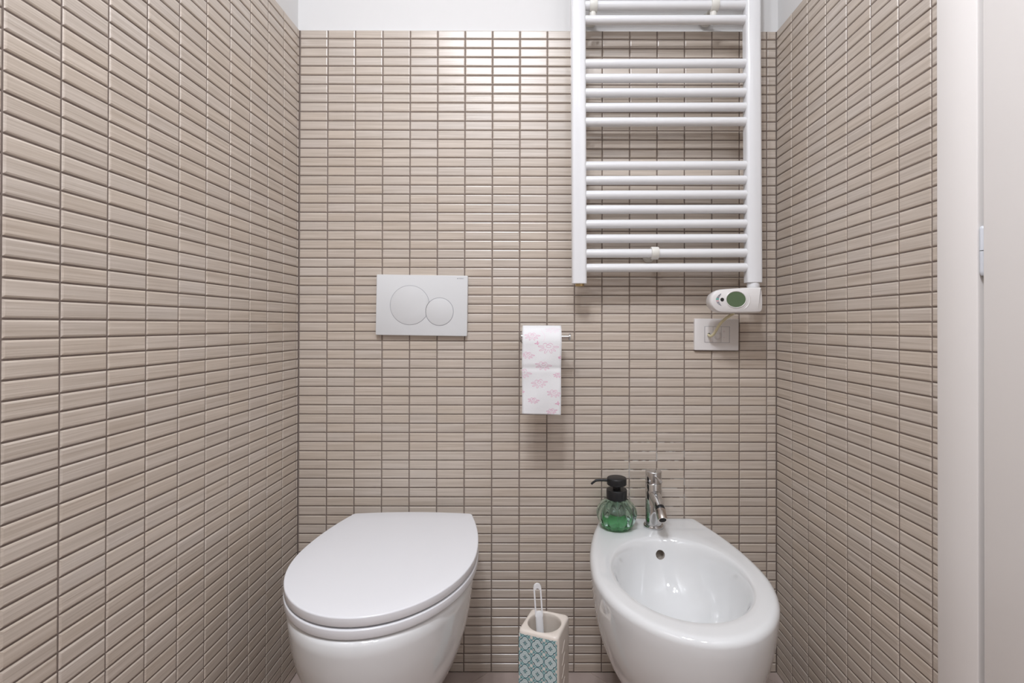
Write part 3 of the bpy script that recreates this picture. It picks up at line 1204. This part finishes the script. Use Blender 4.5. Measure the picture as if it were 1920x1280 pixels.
def sx_(p):          # photo column of the print (zoomed frame) -> metres across
    return (p - 320) / 312 * 2 * RW


def ss_(q):          # photo row -> metres along the sheet
    return ARC + (q - 226) * 0.000311 if q > 226 else ARC - RR * math.asin(min(1, (226 - q) * 0.000311 / RR))


FL = [(243, 170, 62, 0.05), (372, 262, 82, 0.03), (210, 322, 54, 0.15), (335, 405, 66, 0.12), (170, 465, 72, 0.2), (452, 480, 38, 0.0), (303, 547, 66, -0.1), (420, 625, 58, 0.1), (255, 685, 46, 0.1), (403, 770, 44, -0.15), (160, 615, 24, 0.3), (474, 338, 24, 0.0)]
def clipped(lines):
    res = []
    for ln in lines:
        run = []
        for p in ln:
            if abs(p[0]) < RW * 0.985 and 0.004 < p[1] < SLEN - 0.001:
                run.append(p)
            else:
                if len(run) > 2:
                    res.append(run)
                run = []
        if len(run) > 2:
            res.append(run)
    return res


for a, b, r_, ro_ in FL:
    print_strip('flower_print', clipped(flower(sx_(a), ss_(b), r_ / 312 * 2 * RW, ro_)), M_PINK, 0.0007)
print_strip('flower_print', clipped(flower(sx_(408), ss_(120), 62 / 312 * 2 * RW, 0.0)), M_PINKPALE, 0.0006)
print_strip('stalk_print', clipped([[(sx_(325 + 18 * math.sin(t / 3)), ss_(215 - 8 * t)) for t in range(12)]]), M_PINKPALE, 0.0006)
for a, b in ((283, 228), (450, 708)):
    bf = []
    for dx1, dy1, dx2, dy2 in ((-22, 0, 0, -6), (0, -22, 8, 0), (14, -6, 0, 6), (8, 12, 0, 0)):
        bf.append([(sx_(a + dx1), ss_(b + dy1)), (sx_(a + dx2), ss_(b + dy2)), (sx_(a), ss_(b + 4)), (sx_(a + dx1), ss_(b + dy1))])
    print_strip('butterfly_print', clipped(bf), M_PINK, 0.0010)

# ------------------------------------------------------------------ soap dispenser
SD = Vector((0.8550, -0.0640, RIM + 0.0004))
soap = empty('soap_dispenser', SD, 'green fluted glass soap dispenser with black pump on the bidet corner', 'soap dispenser')


def fluted(prof, n=112, lobes=14, depth=0.085):
    loops = []
    zs = [z for _, z in prof]
    for r, z in prof:
        w = max(0.0, min(1.0, (z - zs[0]) / 0.010)) * max(0.0, min(1.0, (0.077 - z) / 0.016))
        lp_ = []
        for i in range(n):
            a = 2 * PI * i / n
            f = 1 - depth * w * (1 - abs(math.cos(lobes / 2 * (a + 0.12))) ** 0.8)
            lp_.append((r * f * math.cos(a), r * f * math.sin(a), z))
        loops.append(lp_)
    return loops


def smooth_prof(pts, n=5):
    return [(max(p.x, 0.0005), p.y) for p in catmull([(r, z, 0) for r, z in pts], n)]


outp = smooth_prof([(0.0005, 0.0010), (0.018, 0.0008), (0.0285, 0.0), (0.0375, 0.0045), (0.0470, 0.0175), (0.0520, 0.0345), (0.0505, 0.0480), (0.0430, 0.0620), (0.0315, 0.0720), (0.0245, 0.0765), (0.0235, 0.0800)])
innp = smooth_prof([(0.0215, 0.0800), (0.0220, 0.0755), (0.0290, 0.0690), (0.0400, 0.0590), (0.0470, 0.0465), (0.0480, 0.0345), (0.0430, 0.0195), (0.0345, 0.0095), (0.0250, 0.0062), (0.0120, 0.0058), (0.0005, 0.0058)])
LP = fluted(outp) + fluted(innp, depth=0.035)
loft('glass_bottle', LP, M_GLASS, soap, cap0=True, cap1=True, deg=80)
liq = smooth_prof([(0.0005, 0.0054), (0.0120, 0.0054), (0.0255, 0.0058), (0.0352, 0.0093), (0.0385, 0.0122), (0.0412, 0.0155)])
LL = fluted(liq, depth=0.035)
loft('liquid_soap', LL, M_LIQUID, soap, cap0=True, cap1=True, deg=70)
lathe('dip_tube', [(0.0026, 0.009), (0.0026, 0.078)], M_TUBE, soap, n=12, loc=(0.002, 0, 0))
lathe('collar', [(0.0255, 0.0745), (0.0265, 0.0755), (0.0265, 0.0975), (0.0255, 0.0990), (0.0105, 0.0990)], M_BLACK, soap, n=48)
lathe('pump_stem', [(0.0098, 0.0980), (0.0098, 0.1065), (0.0085, 0.1065), (0.0085, 0.1130)], M_BLACK, soap, n=28)
hd = lathe('pump_head', [(0.0060, 0.1110), (0.0240, 0.1110), (0.0252, 0.1120), (0.0252, 0.1265), (0.0245, 0.1280), (0.0235, 0.1288), (0.0005, 0.1288)], M_BLACK, soap, n=48)
tube('nozzle', catmull([(-0.022, 0, 0.1215), (-0.040, 0.001, 0.1218), (-0.0520, 0.001, 0.1210), (-0.0580, 0.001, 0.1180), (-0.0660, 0.001, 0.1115)], 5), [0.0036 - 0.00004 * k for k in range(21)], M_BLACK, hd, n=12)

# ------------------------------------------------------------------ bidet tap
TP = Vector((0.9515, -0.0600, RIM + 0.0002))
tap = empty('bidet_tap', TP, 'chrome single-lever tap standing behind the bidet basin', 'tap')
lathe('base_ring', [(0.0250, 0.0), (0.0256, 0.0015), (0.0256, 0.0060), (0.0246, 0.0076), (0.0208, 0.0082)], M_CHROME, tap, n=48)
lathe('column', [(0.0208, 0.0070), (0.0208, 0.1140), (0.0200, 0.1150)], M_CHROME, tap, n=64)
cap_ = lathe('lever_cap', [(0.0200, 0.1155), (0.0209, 0.1165), (0.0209, 0.1440), (0.0200, 0.1455), (0.0190, 0.1460), (0.0005, 0.1464)], M_CHROME, tap, n=64)
tube('lever_pin', [(0, -0.019, 0.1365), (0, -0.050, 0.1385), (0, -0.076, 0.1400)], [0.0036, 0.0032, 0.0034], M_CHROME, cap_, n=16)
sp = tube('spout', catmull([(0, -0.006, 0.088), (0, -0.030, 0.083), (0, -0.052, 0.077), (0, -0.068, 0.0725)], 5), [0.0150 - 0.00022 * k for k in range(16)], M_CHROME, tap, n=28)
tube('swivel_joint', [(0, -0.066, 0.0730), (0, -0.070, 0.0710), (0, -0.073, 0.0695)], [0.0100, 0.0118, 0.0100], M_BLACK, sp, n=24)
tube('aerator', [(0, -0.0715, 0.0700), (0, -0.0735, 0.0683), (0, -0.0885, 0.0562), (0, -0.0925, 0.0530)], [0.0110, 0.0122, 0.0118, 0.0112], M_STEEL, sp, n=28)
tube('aerator_mesh', [(0, -0.0920, 0.05335), (0, -0.0929, 0.0526)], [0.0088, 0.0086], M_DARK, sp, n=24)

# ------------------------------------------------------------------ toilet brush holder
HC = Vector((0.6640, -0.2410, 0.0))
HZ = 0.280
HS = 0.0460
hold = empty('toilet_brush_holder', HC, 'square cream ceramic brush holder with blue-green patterned front', 'brush holder', (0, 0, math.radians(-19.8)))


def rsq(s, r, z, n=6):
    return [(x, y, z) for x, y in rounded_rect(s, s, r, n)]


def circ_match(r, z, ref, yo=0.0, xo=0.0):
    return [(xo + r * math.cos(math.atan2(p[1], p[0])), yo + r * math.sin(math.atan2(p[1], p[0])), z) for p in ref]


ref = rsq(HS, 0.010, 0)
lps = [rsq(HS - 0.004, 0.008, 0.0), rsq(HS - 0.001, 0.010, 0.0015), rsq(HS, 0.010, 0.005), rsq(HS, 0.010, HZ - 0.007), rsq(HS - 0.0008, 0.010, HZ - 0.003), rsq(HS - 0.003, 0.010, HZ - 0.0006), rsq(HS - 0.006, 0.009, HZ)]
# add points along the sides so that the round mouth stays round
full = []
for lp_ in lps:
    q = []
    for k in range(len(lp_)):
        a, b = Vector(lp_[k]), Vector(lp_[(k + 1) % len(lp_)])
        q.append(tuple(a))
        if (a - b).length > 0.03:
            q += [tuple(a.lerp(b, t / 8)) for t in range(1, 8)]
    full.append(q)
ref = full[-1]
for r, z in ((0.0392, HZ - 0.0002), (0.0378, HZ - 0.0010), (0.0370, HZ - 0.003), (0.0368, HZ - 0.010), (0.0385, HZ - 0.030), (0.0390, 0.02), (0.0200, 0.012)):
    full.append(circ_match(r, z, ref))
loft('ceramic_body', full, M_CERAMIC, hold, deg=50)
cw, chh = 0.0287, 0.0303
ap = azulejo_material(cw, chh, 0.0, 0.0115)
bmp = bmesh.new()
bm_box(bmp, -0.0432, 0.0432, -HS - 0.00025, -HS + 0.001, 0.008, HZ - 0.0075)
bm_obj('printed_panel', bmp, ap, hold)
# embossed leaves on the plain right side
for k in range(8):
    zc = HZ - 0.045 - k * 0.027
    for q in (0,):
        pts_ = catmull([(HS - 0.0006, 0.010, zc + 0.010), (HS - 0.0002, 0.002, zc + 0.012), (HS - 0.0002, -0.008, zc + 0.001), (HS - 0.0002, -0.016, zc - 0.004), (HS - 0.0006, -0.024, zc - 0.003)], 5)
        tube('embossed_leaf', pts_, [0.0003 + 0.0007 * math.sin(PI * (i + 1) / (len(pts_) + 1)) for i in range(len(pts_))], M_CERAMIC, hold, n=8)

# toilet brush ---------------------------------------------------------
brush = empty('toilet_brush', (0.6600, -0.2420, 0.030), 'white plastic toilet brush with a slotted loop handle', 'toilet brush')
BRO = Vector(brush.location)
# slotted handle: outline with an elongated hole, extruded
top = Vector((0.6472, -0.226, 0.358))
bot = Vector((0.6580, -0.2400, 0.205))
ax = (top - bot).normalized()
side = Vector((1, 0.05, 0))
side = (side - ax * side.dot(ax)).normalized()
dep = ax.cross(side).normalized()
Lh = (top - bot).length
N = 14


def stadium(r, z0, z1):
    pts_ = []
    for k in range(N + 1):
        a = PI * k / N
        pts_.append((r * math.cos(a), z1 + r * math.sin(a)))
    for k in range(N + 1):
        a = PI + PI * k / N
        pts_.append((r * math.cos(a), z0 + r * math.sin(a)))
    return pts_


def to3(p, d):
    return bot + ax * p[1] + side * p[0] + dep * d - BRO


oo = stadium(0.0088, Lh - 0.067, Lh - 0.0088)
ii = stadium(0.0055, Lh - 0.0600, Lh - 0.0160)
lps = []
for pts_, d in ((ii, -0.0020), (ii, 0.0020), (oo, 0.0033), (oo, -0.0033), (ii, -0.0020)):
    lps.append([tuple(to3(p, d)) for p in pts_])
loft('loop_handle', lps, M_BRUSH, brush, cap0=False, cap1=False, deg=50)
secs = []
for t, w, d in ((Lh - 0.060, 0.0050, 0.0026), (Lh - 0.064, 0.0080, 0.0036), (Lh - 0.072, 0.0086, 0.0040), (0.0, 0.0082, 0.0042)):
    secs.append([tuple(to3((w * math.cos(2 * PI * k / 20), t), d * math.sin(2 * PI * k / 20))) for k in range(20)])
loft('shaft', secs, M_BRUSH, brush, deg=60)
tube('stem', [to3((0, 0.004), 0), Vector((0.663, -0.2410, 0.110)) - BRO], 0.0045, M_BRUSH, brush, n=14)
lathe('bristle_head', [(0.006, 0.0), (0.024, 0.006), (0.030, 0.020), (0.031, 0.055), (0.026, 0.072), (0.008, 0.082)], mat('white_bristle', (0.75, 0.75, 0.74), 0.9), brush, n=28, loc=(0.0035, 0.0010, 0.001))
